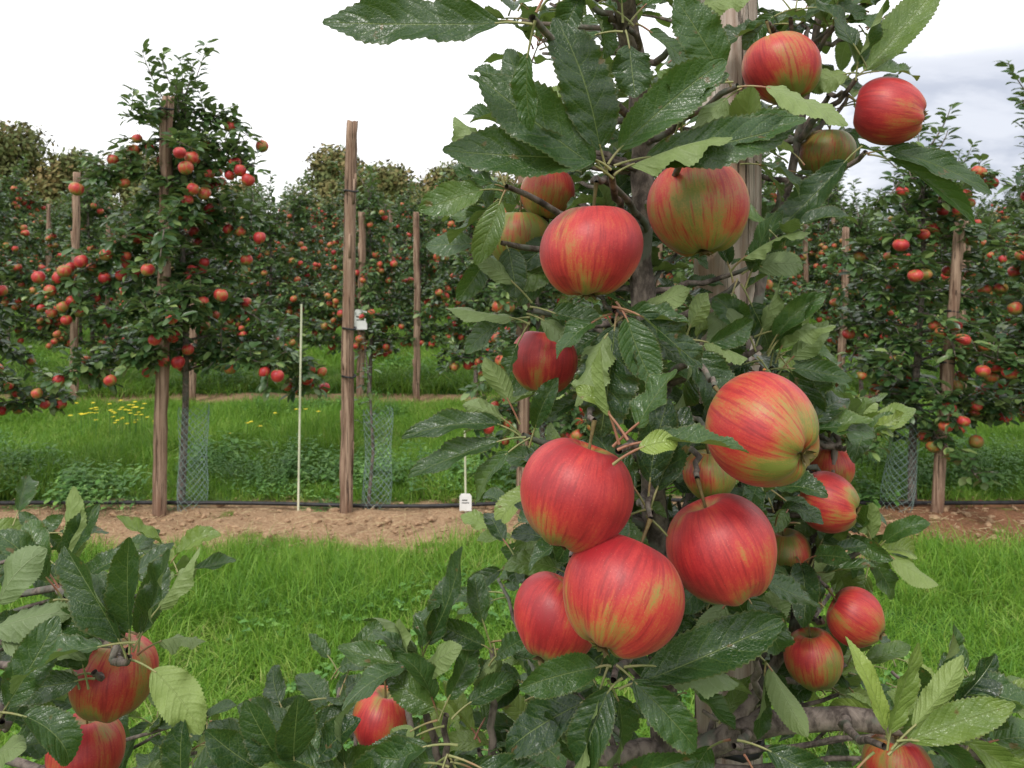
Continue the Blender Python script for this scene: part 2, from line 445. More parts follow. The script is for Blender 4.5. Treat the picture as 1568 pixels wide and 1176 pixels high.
# ------------------------------------------------------------------ posts
def make_post(name,x,y,h,r,mat,lean=(0,0),seed=0,ties=(),sides=12):
    rs=np.random.RandomState(seed+3)
    bb=Buf(); n=30 if h>1.5 else 10
    prof=1+.26*(rs.rand(sides)-.5)
    zz=np.linspace(-.1,h,n); V=[]
    th=np.arange(sides)*2*math.pi/sides
    jx=np.cumsum(rs.normal(0,.0026,n)); jy=np.cumsum(rs.normal(0,.0026,n))
    for i,z in enumerate(zz):
        prof2=prof+.10*(rs.rand(sides)-.5)
        rr=r*prof2*(1.08-.16*i/n)
        f=z/h
        V.append(np.stack([np.cos(th)*rr+lean[0]*f+jx[i],np.sin(th)*rr+lean[1]*f+jy[i],np.full(sides,z)+(rs.uniform(-.012,.012,sides) if i==n-1 else 0)],1))
    F=[];top=len(V)*sides
    for i in range(n-1):
        for j in range(sides):
            k=(j+1)%sides; F.append((i*sides+j,i*sides+k,(i+1)*sides+k,(i+1)*sides+j))
    V=np.concatenate(V); V=np.vstack([V,V[-sides:].mean(0)+[0,0,.004]])
    tri=[((n-1)*sides+j,(n-1)*sides+(j+1)%sides,top) for j in range(sides)]
    bb.add(V,F); bb.f.append(np.array(tri)); bb.m.append(np.zeros(len(tri)))
    if sides==12:
        for _ in range(9):
            a=rs.uniform(0,6.28); z0=rs.uniform(.1,h-.3); L=rs.uniform(.05,.22); w_=rs.uniform(.004,.010); f=z0/h; i=min(n-1,int(f*n))
            c=np.array([lean[0]*f+jx[i]+math.cos(a)*r*1.06,lean[1]*f+jy[i]+math.sin(a)*r*1.06,z0]); tg=np.array([-math.sin(a),math.cos(a),0]); nn=np.array([math.cos(a),math.sin(a),0])
            bb.add([c-tg*w_,c+tg*w_,c+tg*w_*.7+[0,0,L]+nn*.006,c-tg*w_*.6+[0,0,L]+nn*.004,c-tg*w_-nn*.01,c+tg*w_-nn*.01,c+tg*w_*.7+[0,0,L]-nn*.01,c-tg*w_*.6+[0,0,L]-nn*.01],
                   [(0,1,2,3),(0,4,5,1),(1,5,6,2),(2,6,7,3),(3,7,4,0)])
    for tz in ties:
        f=tz/h; cx,cy=lean[0]*f,lean[1]*f
        ang=np.linspace(0,2*math.pi,15)
        tube(bb,np.stack([cx+np.cos(ang)*(r*1.15),cy+np.sin(ang)*(r*1.15),tz+.004*np.sin(ang*2)],1),.006,5,1)
    return obj(name,bb.mesh(name,[mat,M_black]),None,(x,y,0))
P2=4.62
make_post('wooden_post',-2.06,P2,2.45,.035,M_post,(.04,0),1,(2.38,2.2,1.95,1.53,1.3))
make_post('wooden_post',-.965,P2,2.31,.034,M_post,(.03,0),2,(1.9,1.1,.82))
make_post('wooden_post',.05,P2,2.2,.034,M_post,(.0,0),3,(1.2,))
make_post('wooden_post',1.28,P2,2.2,.034,M_post,(.02,0),4,(1.2,))
make_post('wooden_post',2.47,P2,1.71,.033,M_post,(.14,0),5,(1.2,.9))
make_post('wooden_post',3.75,P2,2.2,.034,M_post,(.0,0),6)
make_post('wooden_post',-3.2,P2,2.2,.034,M_post,(.0,0),7)
make_post('wooden_post',.262,.97,2.32,.0365,M_postp,(-.004,-.01),8,(1.0,),28)
make_post('wooden_post',-.80,.98,2.1,.036,M_post,(.0,0),9)
make_post('wooden_post',1.35,.98,2.2,.036,M_post,(.0,0),10)
for i,(x,h) in enumerate(((-4.38,2.3),(-3.2,2.1),(-1.52,1.9),(-.95,1.9),(.3,1.9),(1.5,2.),(3.27,1.75),(4.5,2.),(5.6,2.))):
    make_post('wooden_post',x,7.9,h,.035,M_post,(U(-.05,.05),0),20+i)

bb=Buf()
xx=np.linspace(-9,9,90)
tube(bb,np.stack([xx,4.72+.03*np.sin(xx*1.1)+.012*np.sin(xx*3.7),.048+.012*np.sin(xx*2.3)],1),.012,8)
obj('irrigation_pipe',bb.mesh('irrigation_pipe',[M_black]))

def cane(x,y,h,lean=0):
    bb=Buf(); tube(bb,[(x,y,-.02),(x+lean*.5,y,h*.5),(x+lean,y,h)],.0065,8,cap=True); return bb.mesh('cane',[M_stake])
obj('bamboo_cane',cane(-1.255,4.64,1.24,.02))
c2=empty('tagged_cane'); obj('cane',cane(-.27,4.62,.50,-.005),c2)
def tagmesh(x,y,z,w,h):
    bm=Buf(); t=.003; r=.15*w
    out=[(-w/2,0),(w/2,0),(w/2,h*.85),(w/2-r,h),(-w/2+r,h),(-w/2,h*.85)]
    n=len(out)
    v=[(x+a,y-t,z+b_) for a,b_ in out]+[(x+a,y+t,z+b_) for a,b_ in out]
    bm.v=[np.array(v)]; bm.n=len(v); bm.a=[np.zeros((len(v),3))]; bm.r=[np.zeros(len(v))]
    bm.f=[np.array([tuple(range(n))]),np.array([tuple(range(2*n-1,n-1,-1))]),np.array([(i,i+n,(i+1)%n+n,(i+1)%n) for i in range(n)])]
    bm.m=[np.zeros(1),np.zeros(1),np.zeros(n)]
    bm.add([(x-w*.3,y-t-.001,z+h*.45),(x+w*.3,y-t-.001,z+h*.45),(x+w*.3,y-t-.001,z+h*.5),(x-w*.3,y-t-.001,z+h*.5)],[(0,1,2,3)],m=1)
    bm.add([(x-w*.3,y-t-.001,z+h*.6),(x+w*.15,y-t-.001,z+h*.6),(x+w*.15,y-t-.001,z+h*.66),(x-w*.3,y-t-.001,z+h*.66)],[(0,1,2,3)],m=1)
    return bm.mesh('tag',[M_white,M_black],False)
obj('tag',tagmesh(-.27,4.60,.04,.07,.10),c2)
obj('label_tag',tagmesh(-1.50,7.83,.74,.13,.20))

def guard(x,y,r,h,lean=0):
    N=12; J=int(h/.022); v=[];f=[]
    for j in range(J+1):
        for i in range(N):
            a=(i+.5*(j%2))*2*math.pi/N; rr=r*(1+.12*math.sin(3*a+j*.13)+.08*math.sin(j*.3)); z=j*h/J
            v.append((x+math.cos(a)*rr+lean*z,y+math.sin(a)*rr,z+.012*math.sin(a*2)))
    for j in range(J-1):
        for i in range(N):
            o=j%2; l=(i-1+o)%N; rr_=(i+o)%N
            f.append((j*N+i,(j+1)*N+rr_,(j+2)*N+i,(j+1)*N+l))
    me=bpy.data.meshes.new('tree_guard'); me.from_pydata(v,[],f); me.materials.append(M_net)
    o=obj('netting_tree_guard',me); w=o.modifiers.new('w','WIREFRAME'); w.thickness=.0022; return o
guard(-1.92,4.72,.08,.62,.05); guard(-.82,4.74,.08,.60,.04); guard(.2,4.74,.08,.6); guard(2.30,4.72,.085,.60,.08); guard(1.4,4.75,.08,.6)
bb=Buf(); tube(bb,[(-.86,4.72,0),(-.83,4.73,.35),(-.85,4.72,.75),(-.88,4.71,1.0)],[.011,.009,.007,.004],7,rough=.2)
st_=empty('apple_tree_sapling'); obj('stem',bb.mesh('stem',[M_bark]),st_)
bb=Buf()
for i in range(60):
    z=U(.45,1.12); LM.place(bb,(-.86+U(-.05,.05),4.72+U(-.05,.05),z),(U(-1,1),U(-1,1),U(-.2,.8)),(0,0,1),U(.04,.07),U(.02,.032),U(.2,.6),bend=.5)
obj('foliage',bb.mesh('foliage',[M_leafm]),st_)

# ------------------------------------------------------------------ apple geometry
def apple_geo(nph,nt):
    ph=np.arange(nph)*2*math.pi/nph; tt=np.linspace(0.02,math.pi-.02,nt)
    V=[];A=[]
    for t in tt:
        dt=.30*math.exp(-(t/.27)**2); dc=.17*math.exp(-((math.pi-t)/.25)**2)
        z=.97*math.cos(t)-dt+dc
        lob=.03*max(0,-math.cos(t))**2*np.cos(5*ph)
        r=math.sin(t)**.96*(1+.055*math.cos(t))*(1+lob)
        zz=z-.03*max(0,-math.cos(t))*np.cos(5*ph)*(1 if t>2.2 else 0)
        V.append(np.stack([r*np.cos(ph),r*np.sin(ph),zz*np.ones(nph)],1))
        A.append(np.stack([np.cos(ph),np.sin(ph),np.full(nph,t/math.pi)],1))
    F=[]
    for i in range(nt-1):
        for j in range(nph):
            k=(j+1)%nph; F.append((i*nph+j,(i+1)*nph+j,(i+1)*nph+k,i*nph+k))
    return np.concatenate(V),np.array(F),np.concatenate(A)
AH=apple_geo(60,48); AL=apple_geo(14,10)
def rotz_to(axis,spin):
    z=norm(axis); x=norm(np.cross([.3,1,.1],z)); y=np.cross(z,x)
    c,s=math.cos(spin),math.sin(spin)
    return np.stack([x*c+y*s,-x*s+y*c,z],1)
def put_apple(buf,geo,c,r,axis=(0,0,1),rnd=None,m=0,squash=1.):
    Mx=rotz_to(axis,U(0,6.28)); v=geo[0]*np.array([1+U(-.04,.04),1+U(-.04,.04),squash*U(.95,1.03)])
    k=U(-.08,.08); v=v+np.stack([v[:,2]*k*.6,0*v[:,0],v[:,0]*k],1)
    buf.add((v*r)@Mx.T+np.asarray(c),geo[1],geo[2],U(0,1) if rnd is None else rnd,m)
    return Mx

# ------------------------------------------------------------------ row trees
def row_tree(seed,H=2.25,spread=.62,nl=27,zlo=.7,napple=38,shoots=7,topl=.45,dens=1.,ar=(.20,.62),taper=.72,out=(.03,.10)):
    global R,U
    R=random.Random(seed); U=R.uniform
    w=Buf(); l=Buf(); a=Buf()
    tz=np.linspace(0,H,9); tp=np.stack([.05+.03*np.sin(tz*2+seed),.0+.03*np.cos(tz*1.7+seed),tz],1)
    tube(w,tp,np.linspace(.024,.008,9),8,rough=.15)
    tips=[]
    def leafy(p,tang,k):
        for _ in range(k):
            az=U(0,6.28); d=norm(np.array([math.cos(az),math.sin(az),U(-.5,.7)])+.5*tang)
            LM.place(l,np.asarray(p)+d*.012,d,(U(-.6,.6),U(-.6,.6),1),U(.055,.09),U(.028,.044),min(1,max(0,R.gauss(.36,.22))),bend=U(.1,1.1),fold=U(.1,.6),wave=.05)
    for i in range(nl):
        z0=zlo+(H*.97-zlo)*((i+U(0,.8))/nl); az=i*2.4+U(-.5,.5); f=(z0-zlo)/(H-zlo)
        L=spread*(1.12-taper*f)*U(.55,1.2)
        p0=np.array([np.interp(z0,tz,tp[:,0]),np.interp(z0,tz,tp[:,1]),z0]); dr=np.array([math.cos(az),math.sin(az),0])
        up=U(.15,.5); dz=U(-.6,.15)
        pts=curve_pts(p0,p0+dr*L*.55+[0,0,up*L*.6],p0+dr*L+[0,0,dz*L],7); pts=wob(pts,.015)
        tube(w,pts,np.linspace(.008,.0025,7),5)
        n=max(5,int(L/.036*dens))
        for q in range(n):
            ff=.12+.88*(q+U(0,1))/n; ix=ff*6; i0=min(5,int(ix)); p=pts[i0]+(pts[i0+1]-pts[i0])*(ix-i0); tg=norm(pts[i0+1]-pts[i0])
            leafy(p+NR.normal(0,.015,3),tg,R.randint(4,6))
            if R.random()<.6:
                d=norm([U(-1,1),U(-1,1),U(-.6,1)]); tl=U(.07,.2); e=p+d*tl
                tube(w,[p,(p+e)/2+[0,0,.01],e],[.003,.0025,.0015],4)
                for s in range(int(tl/.03)): leafy(p+d*tl*(s+.7)/(tl/.03),d,3)
            tips.append(p)
    for s in range(shoots):
        az=U(0,6.28); z0=H*U(.80,1.0); p0=np.array([.05,0,z0]); L=U(.4,1.)*topl
        e=p0+np.array([math.cos(az)*L*U(.2,.9),math.sin(az)*L*U(.2,.7),L])
        pts=curve_pts(p0,p0*.4+e*.6+np.array([math.cos(az),math.sin(az),0])*.05,e,6)
        tube(w,pts,np.linspace(.006,.002,6),4)
        n=int(L/.022)
        for q in range(n):
            ix=(q+.5)/n*5; i0=min(4,int(ix)); p=pts[i0]+(pts[i0+1]-pts[i0])*(ix-i0); leafy(p,norm(pts[i0+1]-pts[i0])*1.2,2)
    ac=[]; tarr=np.array(tips)
    tries=0
    while len(ac)<napple and tries<6000:
        tries+=1
        if ac and R.random()<.5:
            q=ac[R.randrange(len(ac))]; p=q+np.array([U(-.09,.09),U(-.09,.09),U(-.07,.07)])
        else:
            p=np.array(tips[R.randrange(len(tips))])+[0,0,-.06]+np.array([U(-.03,.03),U(-.03,.03),0])
            cc=np.array([.05,0,p[2]]); p=p+norm(p-cc)*U(*out)
        if any(np.linalg.norm(p-q)<.068 for q in ac): continue
        dd=np.linalg.norm(tarr-p,axis=1); k=int(np.argmin(dd))
        if dd[k]>.14: continue
        r=U(.029,.040); ac.append(p)
        put_apple(a,AL,p,r,(U(-.5,.5),U(-.5,.5),1),rnd=U(*ar))
        tube(w,[p+[0,0,r*.6],p+[0,0,r+.025],tarr[k]],.0016,4)
    return w.mesh('wood',[M_bark]),l.mesh('foliage',[M_leafm]),a.mesh('apples',[M_apple])
T_hero=row_tree(101,2.45,.66,40,.80,130,13,.55,1.3,(.30,.74),.60,(.04,.12))
TV=[row_tree(202,2.1,.62,30,.45,90,9,.42,1.),row_tree(303,2.2,.64,31,.42,98,8,.36,1.),row_tree(404,2.0,.62,29,.48,90,11,.5,1.)]
R=random.Random(77); U=R.uniform
def plant(par,meshes,x,y,rz,sc=1.):
    if par is None:
        e=empty('apple_tree',(x,y,0),rz,sc)
        for nm,me in zip(('trunk_and_branches','foliage','apples'),meshes): obj(nm,me,e)
    else:
        for nm,me in zip(('trunk_and_branches','foliage','apples'),meshes): obj(nm,me,par,(x,y,0),rz,sc)
plant(None,T_hero,-2.03,4.75,1.0,1.)
plant(None,TV[0],-3.42,4.7,2.2,.95)
plant(None,TV[1],.12,4.75,.6,.9)
plant(None,TV[2],1.35,4.75,4.,1.)
plant(None,TV[1],2.50,4.75,2.9,(1.12,1.1,.95))
plant(None,TV[2],3.35,4.75,1.1,(1.1,1.1,1.12))
for i,x in enumerate(np.arange(-7.3,7.6,.98)):
    if abs(x+1.9)<.3: continue
    plant(None,TV[i%3],x+U(-.1,.1),8.15+U(-.1,.1),U(0,6.28),U(.92,1.08))
rows=empty('orchard_rows')
for rI,yr in enumerate((11.6,15.1,18.6,22.1,27.)):
    sp=1.0 if rI<3 else 1.25
    for x in np.arange(-yr*.8-1,yr*.8+1,sp):
        plant(rows,TV[R.randrange(3)],x+U(-.15,.15),yr+U(-.1,.1),U(0,6.28),U(.95,1.18)*(1 if rI<3 else 1.15))
pb=make_post('post_part',0,0,2.0,.035,M_post,(0,0),50); pm=pb.data; bpy.data.objects.remove(pb)
posts=empty('distant_posts')
for yr in (11.6,15.1,18.6):
    for x in np.arange(-yr*.7,yr*.7,2.1):
        obj('post',pm,posts,(x+U(-.3,.3),yr-.3,0),U(0,6),(1,1,U(.95,1.2)))

# ------------------------------------------------------------------ background tree belt
def big_crown(seed,H,Wd):
    rs=np.random.RandomState(seed); bb=Buf()
    tube(bb,[(0,0,0),(.2,0,H*.3),(0,.1,H*.6),(0,0,H*.85)],[.35,.28,.18,.06],8,m=1)
    lob=[]
    for _ in range(30):
        a=rs.uniform(0,6.28); rr=rs.uniform(0,.75)*Wd/2; z=rs.uniform(.28,.86)*H
        k=1-max(0,(z/H-.5))*1.4
        lob.append((math.cos(a)*rr*k,math.sin(a)*rr*k,z,rs.uniform(.11,.22)*Wd,rs.rand()))
        tube(bb,[(0,0,z*.55),(math.cos(a)*rr*k*.6,math.sin(a)*rr*k*.6,z*.85),lob[-1][:3]],[.10,.06,.03],5,m=1)
    N=11000
    for i in range(N):
        lx,ly,lz,lr,lt=lob[rs.randint(30)]
        d=rs.normal(0,1,3); d/=np.linalg.norm(d); q=lr*rs.uniform(.5,1.15)
        c=np.array([lx,ly,lz])+d*q*np.array([1,1,.8])
        s=rs.uniform(.08,.20); t1=rs.normal(0,1,3); t1/=np.linalg.norm(t1); t2=np.cross(t1,d+rs.normal(0,.4,3)); t2/=np.linalg.norm(t2)+1e-6
        bb.add([c-t1*s,c+t2*s*.6,c+t1*s,c-t2*s*.6],[(0,1,2,3)],None,min(1,max(0,lt*.65+rs.uniform(0,.4))))
    return bb.mesh('crown',[M_bgleaf,M_bark],False)
BC=[big_crown(1,8.,8.),big_crown(2,7.,8.5)]
belt=empty('background_trees')
for x,y,s in ((-37,52,1.15),(-32,50,1.16),(-28.5,51,1.14),(-24.5,52,1.04),(-20,58,.80),(-16,60,.72),(-11.5,52,1.0),(-8,50,1.03),(-4.5,51,.97),(-1,54,.85),(3,55,.8),(8,58,.75),(13,60,.72),
              (20,72,.62),(26,74,.6),(32,72,.62),(38,74,.66),(44,72,.6),(50,74,.65),(-44,55,1.),(-50,58,1)):
    obj('tree',BC[R.randrange(2)],belt,(x,y,0),U(0,6.28),(s,s,s*U(.95,1.03)))

# ------------------------------------------------------------------ foreground trees
ALLAP=[]
def crowded(base,d,L):
    """thin out leaves that would sit right over a fruit on its open (picking) side"""
    for f in (.35,.75):
        m_=np.asarray(base)+norm(d)*(L*f+.01)
        for c,r in ALLAP:
            c=np.asarray(c); cv=np.array([0,0,1.6])-c; D=np.linalg.norm(cv); to=cv/D; v=m_-c; k=np.dot(v,to)
            if k>-.01 and k<.5:
                if np.linalg.norm(v-to*k)<(r*.82)*(1-k/D): return True
    return False
class FG:
    def __init__(s): s.w=Buf(); s.l=Buf(); s.p=Buf()
    def leaf(s,base,d,n,L,W,tint,pet=.02,**kw):
        base=np.asarray(base,float); d=norm(d)
        if crowded(base,d,L): return
        dp=norm(d+np.array([0,0,.2])+NR.normal(0,.16,3))
        e=base+dp*pet
        tube(s.p,curve_pts(base,base+dp*pet*.5+[0,0,.002],e+d*.004,5),[.0012,.0010,.0009,.0009,.0008],5)
        LH.place(s.l,e,d,n,L,W,tint,rip=U(.0,.045),**kw)
    def whorl(s,base,leaves,k=1.):
        for q in leaves:
            hero=len(q)>4
            ang,L,W,t=q[:4]; ty=q[4] if hero else U(-.5,.25); face=q[5] if len(q)>5 else (1 if hero or R.random()<.82 else -1)
            j=.5 if hero else 1.
            a=math.radians(ang+U(-8,8)*j); d=np.array([math.cos(a),ty,math.sin(a)])
            up=(.40 if hero and base[2]>1.6 and face>0 else .75)
            n=np.array([U(-.7,.7)*j,-.55-(.75-up)+U(-.5,.4)*j,up+U(-.4,.3)*j])*face
            b_=np.asarray(base)+np.array([U(-.008,.008),U(-.01,.01),U(-.012,.012)])*j
            L*=U(.80,1.04)*k if not hero else 1; W*=U(.86,1.08)*k
            s.leaf(b_,d,n,L/100,W/100,min(1,max(0,t+R.gauss(.05,.16)*(1 if not hero else .4))),U(.010,.026),bend=U(-.4,.6)*face*j,b2=U(-.2,1.2)*face*j,fold=U(.2,.95),wave=U(.05,.17),side=U(-.16,.16),twist=U(-.9,.9)*j)
    def rwhorl(s,base,k=6,lo=5.5,hi=9.5,t0=.1,t1=.5,up=.3):
        a0=U(0,6.28)
        for q in range(k):
            a=a0+q*2.4+U(-.4,.4); d=(math.cos(a),math.sin(a)*.9,U(-.6,.8)+up*.3)
            n=(U(-.6,.6),-.35+U(-.5,.4),1)
            L=U(lo,hi)*U(.7,1.05); b_=np.asarray(base)+np.array([U(-.015,.015),U(-.015,.015),U(-.02,.02)])
            s.leaf(b_,d,n,L/100,L*U(.38,.54)/100,min(1,max(0,U(t0,t1)+(.45 if R.random()<.2 else 0))),U(.010,.028),bend=U(-.3,.6),b2=U(-.2,1.1),fold=U(.15,.9),wave=U(.04,.15),side=U(-.16,.16),twist=U(-.8,.8))
    def branch(s,p0,p2,r0=.006,r1=.003,sag=.02):
        p0=np.asarray(p0,float); p2=np.asarray(p2,float); m_=(p0+p2)/2+np.array([U(-.02,.02),U(-.01,.02),-sag])
        tube(s.w,wob(curve_pts(p0,m_,p2,9),.003),np.linspace(r0,r1,9),8,rough=.25)
    def finish(s,par):
        obj('foliage',s.l.mesh('foliage',[M_leaf]),par); obj('petioles',s.p.mesh('petioles',[M_petiole]),par); obj('trunk_and_branches',s.w.mesh('wood',[M_bark,M_stalk]),par)

def hero_apple(fg,par,c,r,axis,rnd,to=None,sq=1.):
    bb=Buf(); Mx=put_apple(bb,AH,(0,0,0),r,axis,rnd,0,sq)
    z=Mx[:,2]
    cal=-z*r*.82
    for q in range(7):
        a=q*.9; d=Mx@np.array([math.cos(a)*.8,math.sin(a)*.8,-.6])
        LS.place(bb,cal+Mx@np.array([math.cos(a),math.sin(a),0])*r*.03,d,-z,.0095,.0050,.5,bend=U(-.8,.8),m=1)
    st=z*r*.60; e=z*r*1.05+np.array([U(-.006,.006),0,.012])
    tube(bb,curve_pts(st,(st+e)/2,e,5),[.0014,.0012,.0012,.0014,.002],6,m=1)
    obj('apple',bb.mesh('apple',[M_apple,M_stalk]),par,c)
    if to is not None:
        fg.branch(np.asarray(c)+e,to,.002,.003,-.005)

tree=empty('apple_tree'); fg=FG()
trunk=np.array([(.17,.97,0),(.19,.93,.4),(.18,.88,.8),(.165,.86,1.1),(.15,.84,1.3),(.142,.82,1.45),(.134,.81,1.58),(.135,.80,1.70),(.118,.77,1.79),(.085,.70,1.86),(.05,.66,1.95),(.04,.66,2.1)])
tt=np.linspace(0,len(trunk)-1,45); tp=np.stack([np.interp(tt,np.arange(len(trunk)),trunk[:,k]) for k in range(3)],1)
tube(fg.w,wob(tp,.003),np.interp(tt,[0,5,8,11],[.020,.0125,.011,.005]),12,rough=.22)
lead2=wob(curve_pts((.155,.83,1.25),(.33,.98,1.5),(.37,.93,1.95),16),.004)
tube(fg.w,lead2,np.linspace(.008,.004,16),8,rough=.2)
lead3=wob(curve_pts((.165,.86,1.02),(.34,.90,1.08),(.38,.93,1.36),14),.004)
tube(fg.w,lead3,np.linspace(.008,.004,14),8,rough=.2)
lat1=wob(curve_pts((.175,.80,1.08),(.36,.74,1.23),(.56,.72,1.04),14),.002); tube(fg.w,lat1,np.linspace(.0115,.008,14),12,rough=.15)
lat2=wob(curve_pts((.165,.86,1.05),(.0,.78,1.10),(-.2,.70,1.02),14),.003); tube(fg.w,lat2,np.linspace(.010,.006,14),12,rough=.15)
skel=np.concatenate([tp,lead2,lead3,lat1,lat2])
def near(p):
    p=np.asarray(p); d=np.linalg.norm(skel-p,axis=1)+np.where(skel[:,2]>p[2]-.02,.25,0)
    return skel[int(np.argmin(d))]
def W(base,leaves,connect=True,fgx=fg):
    if connect: fgx.branch(near(base),base,.0045,.0025,.01)
    fgx.whorl(base,leaves,.88)

apples=[
((.062,.62,1.594),.0395,(.05,.1,1),.62),
((.160,.68,1.630),.0440,(-.1,.2,1),.42),
((.290,.85,1.787),.0400,(-.3,.1,1),.48),
((.4046,.85,1.741),.0375,(-.9,.4,.2),.74),
((.3776,.95,1.707),.0340,(.1,0,1),.14),
((.038,.85,1.653),.0300,(.1,0,1),.36),
((.008,.85,1.604),.0340,(0,0,1),.04),
((.032,.80,1.480),.0350,(.1,.1,1),.64),
((.1836,.58,1.463),.0420,(-.56,.77,.3),.56),
((.047,.58,1.416),.0415,(.35,.1,1),.67),
((.159,.60,1.368),.0405,(-.4,.2,1),.74),
((.078,.56,1.3505),.0420,(.42,.4,.8),.70),
((.036,.66,1.287),.0370,(.4,.2,1),.68),
((.340,.85,1.321),.0325,(-.85,.5,.15),.55),
((.3695,.85,1.197),.0300,(-.8,.3,.5),.58),
((.324,.85,1.153),.0315,(-.1,.1,1),.38),
((.3094,.90,1.247),.0285,(0,0,1),.20),
((.3815,.95,1.330),.0290,(0,0,1),.36),
((-.140,.85,1.088),.0330,(.2,.1,1),.42),
((.175,.70,1.395),.0240,(0,.1,1),.18),
((.366,.75,1.100),.0320,(0,.1,1),.33),
]
apples2=[((-.3775,.75,1.1885),.0375,(.1,.1,1),.46),((-.42,.78,1.098),.0360,(0,.1,1),.56)]
ALLAP=[(c,r) for c,r,_,_ in apples+apples2]+[(p,.011) for p in lat1[2:8]]
for c,r,ax,rn in apples:
    tgt=np.asarray(c)+norm(ax)*r+np.array([0,.03,.035]); t0=near(tgt+np.array([0,0,-.02])); tgt=tgt*.75+t0*.25
    hero_apple(fg,tree,c,r,ax,rn,tgt,.95 if rn<.3 else 1)
    fg.branch(t0,tgt,.004,.003,.0)

W((.075,.60,1.654),[(177,11.5,4.6,.3,-.1),(146,11,5.2,.22,-.1),(98,10.5,5,.12,-.2),(47,10.5,5,.42,-.1),(10,12.5,4.4,.35,-.1),(24,8,4.2,.6,-.3,-1),(262,3,1.6,.8,-.3),(120,6,3,.4,.3)])
W((.13,.62,1.665),[(12,9,4,.45,-.2),(60,7,3.8,.3),(100,6,3,.5)])
W((.194,.68,1.735),[(10,6.5,4,.6,-.2),(125,7.5,5,.5,-.3),(200,7.5,3.6,.3),(-22,7.5,4.4,.7,-.2,-1),(235,6,3,.3),(345,6,3.6,.5)])
W((.014,.55,1.757),[(184,12.5,4.8,.2,-.05,1),(268,5.5,2.6,.5,.1),(55,8,4,.3),(20,6.5,3.5,.4)])
W((.102,.70,1.79),[(30,8,4,.4),(100,8,4,.2),(150,7.5,4,.5),(330,7,3.5,.3),(210,7,3.4,.4),(265,6,4.2,.15)])
W((.16,.72,1.80),[(60,6,3.2,.6),(150,8,4,.2),(20,5,3,.5)])
W((.07,.74,1.83),[(30,7,3.5,.3),(90,7,3.5,.2),(150,7,3.4,.4),(200,7,3.4,.3),(250,6,3.2,.2),(300,6,3.2,.3)])
W((.37,.85,1.776),[(45,12.5,5.2,.6,0),(165,9.5,4.6,.12),(115,8.5,4.4,.3),(78,9.5,4,.5),(278,7.5,3.8,.08,-.4),(10,6,3,.5),(200,6.5,3.4,.5)])
W((.38,.85,1.698),[(-14,12,4.4,.2,-.1),(-30,12,3.8,.3,-.1),(228,11.5,4.4,.08,-.1),(180,5.5,3,.4),(60,5,2.8,.4),(205,7,3.2,.2)])
W((.36,.88,1.84),[(30,8,4,.3),(80,8,4,.2),(120,7,3.6,.4),(350,7,3.5,.4),(170,6,3.4,.2)])
W((.31,.88,1.85),[(200,8,4,.3),(80,8,4,.2),(130,7,3.6,.4),(350,7,3.5,.4),(230,6,3.4,.2)])
W((-.005,.70,1.65),[(198,6,4,.5,-.3),(250,6,2.8,.6,-.2),(222,6,3,.2),(130,7,3.8,.3),(90,7,3.6,.3),(60,6,3,.5),(170,5.5,3,.15)])
W((-.01,.76,1.60),[(190,6,3.6,.3),(240,6,2.8,.3),(150,6,3,.2),(120,6,3,.3),(280,6,3,.2)])
W((.01,.74,1.71),[(120,7.5,3.6,.4),(100,7.5,3,.3),(60,6.5,3,.5),(30,7,3.4,.2),(160,6.5,3.4,.25),(210,6,3,.3)])
W((.019,.74,1.536),[(175,8,3.4,.2),(200,6.5,3,.3),(112,7,3.4,.25),(250,4,2.2,.3),(325,5.5,2.6,.3),(350,6,3,.1),(140,5,2.6,.2)])
W((.080,.62,1.547),[(266,8.8,5.2,.05,-.25),(288,7.5,4.2,.1),(240,7.5,3.8,.2),(315,8,3.8,.12),(350,6,3.2,.3),(205,5,2.8,.2)])
W((.085,.66,1.535),[(250,7,4,.15),(275,8,4.2,.1),(300,7.5,3.8,.3),(330,7,3.6,.2),(220,6,3,.3),(20,5,3,.3)])
W((.145,.68,1.513),[(60,4.5,2.6,.7),(18,5.5,3,.6),(312,7.5,4.2,.2,-.4),(160,5.5,3,.2),(270,7,3.6,.15),(340,6,3,.4)])
W((.072,.535,1.459),[(102,4.8,2.2,.7,-.1,-1),(62,4.8,3.2,.4,-.1),(0,7,2.8,.45,-.1),(140,3.6,1.8,.6),(30,3.2,1.8,.8)])
W((.01,.74,1.42),[(178,9.5,3.4,.25,-.05),(202,9.5,3.4,.3,-.05),(115,5.5,3,.35),(222,7.5,3.2,.2),(80,6,3,.3),(150,6,3,.3)])
W((.107,.61,1.392),[(85,6.5,4,.06,.1),(300,3,1.8,.7,-.4),(205,3.5,1.8,.5,-.3),(35,5.5,3.4,.1,.1),(62,7,4,.08,.1),(130,5.5,3,.1,.1)])
W((.077,.60,1.268),[(170,9,3.6,.3),(26,12,4.4,.25,-.1),(-8,9,3.6,.25),(200,8.5,3.6,.2),(240,8,3.6,.15),(285,8,3.6,.2),(318,8.5,3.6,.25),(262,8,4,.1)])
W((-.082,.74,1.203),[(62,10,4,.15,-.1),(105,7.5,2.8,.2),(125,7.5,3,.3),(170,9,3.2,.3),(45,7.5,3,.25),(85,6.5,3,.3),(190,9,3.4,.2),(230,7.5,3.4,.15),(145,7,3,.15)])
W((-.06,.72,1.17),[(100,7,3,.15),(160,7.5,3,.3),(190,7.5,3,.2),(60,7,3.2,.3),(20,7,3,.2),(220,7,3.4,.2)])
W((-.02,.76,1.21),[(112,6,2.8,.2),(60,6,2.8,.3),(0,6,3,.4),(150,6,3,.3),(270,7,3.6,.1),(330,7,3.6,.2)])
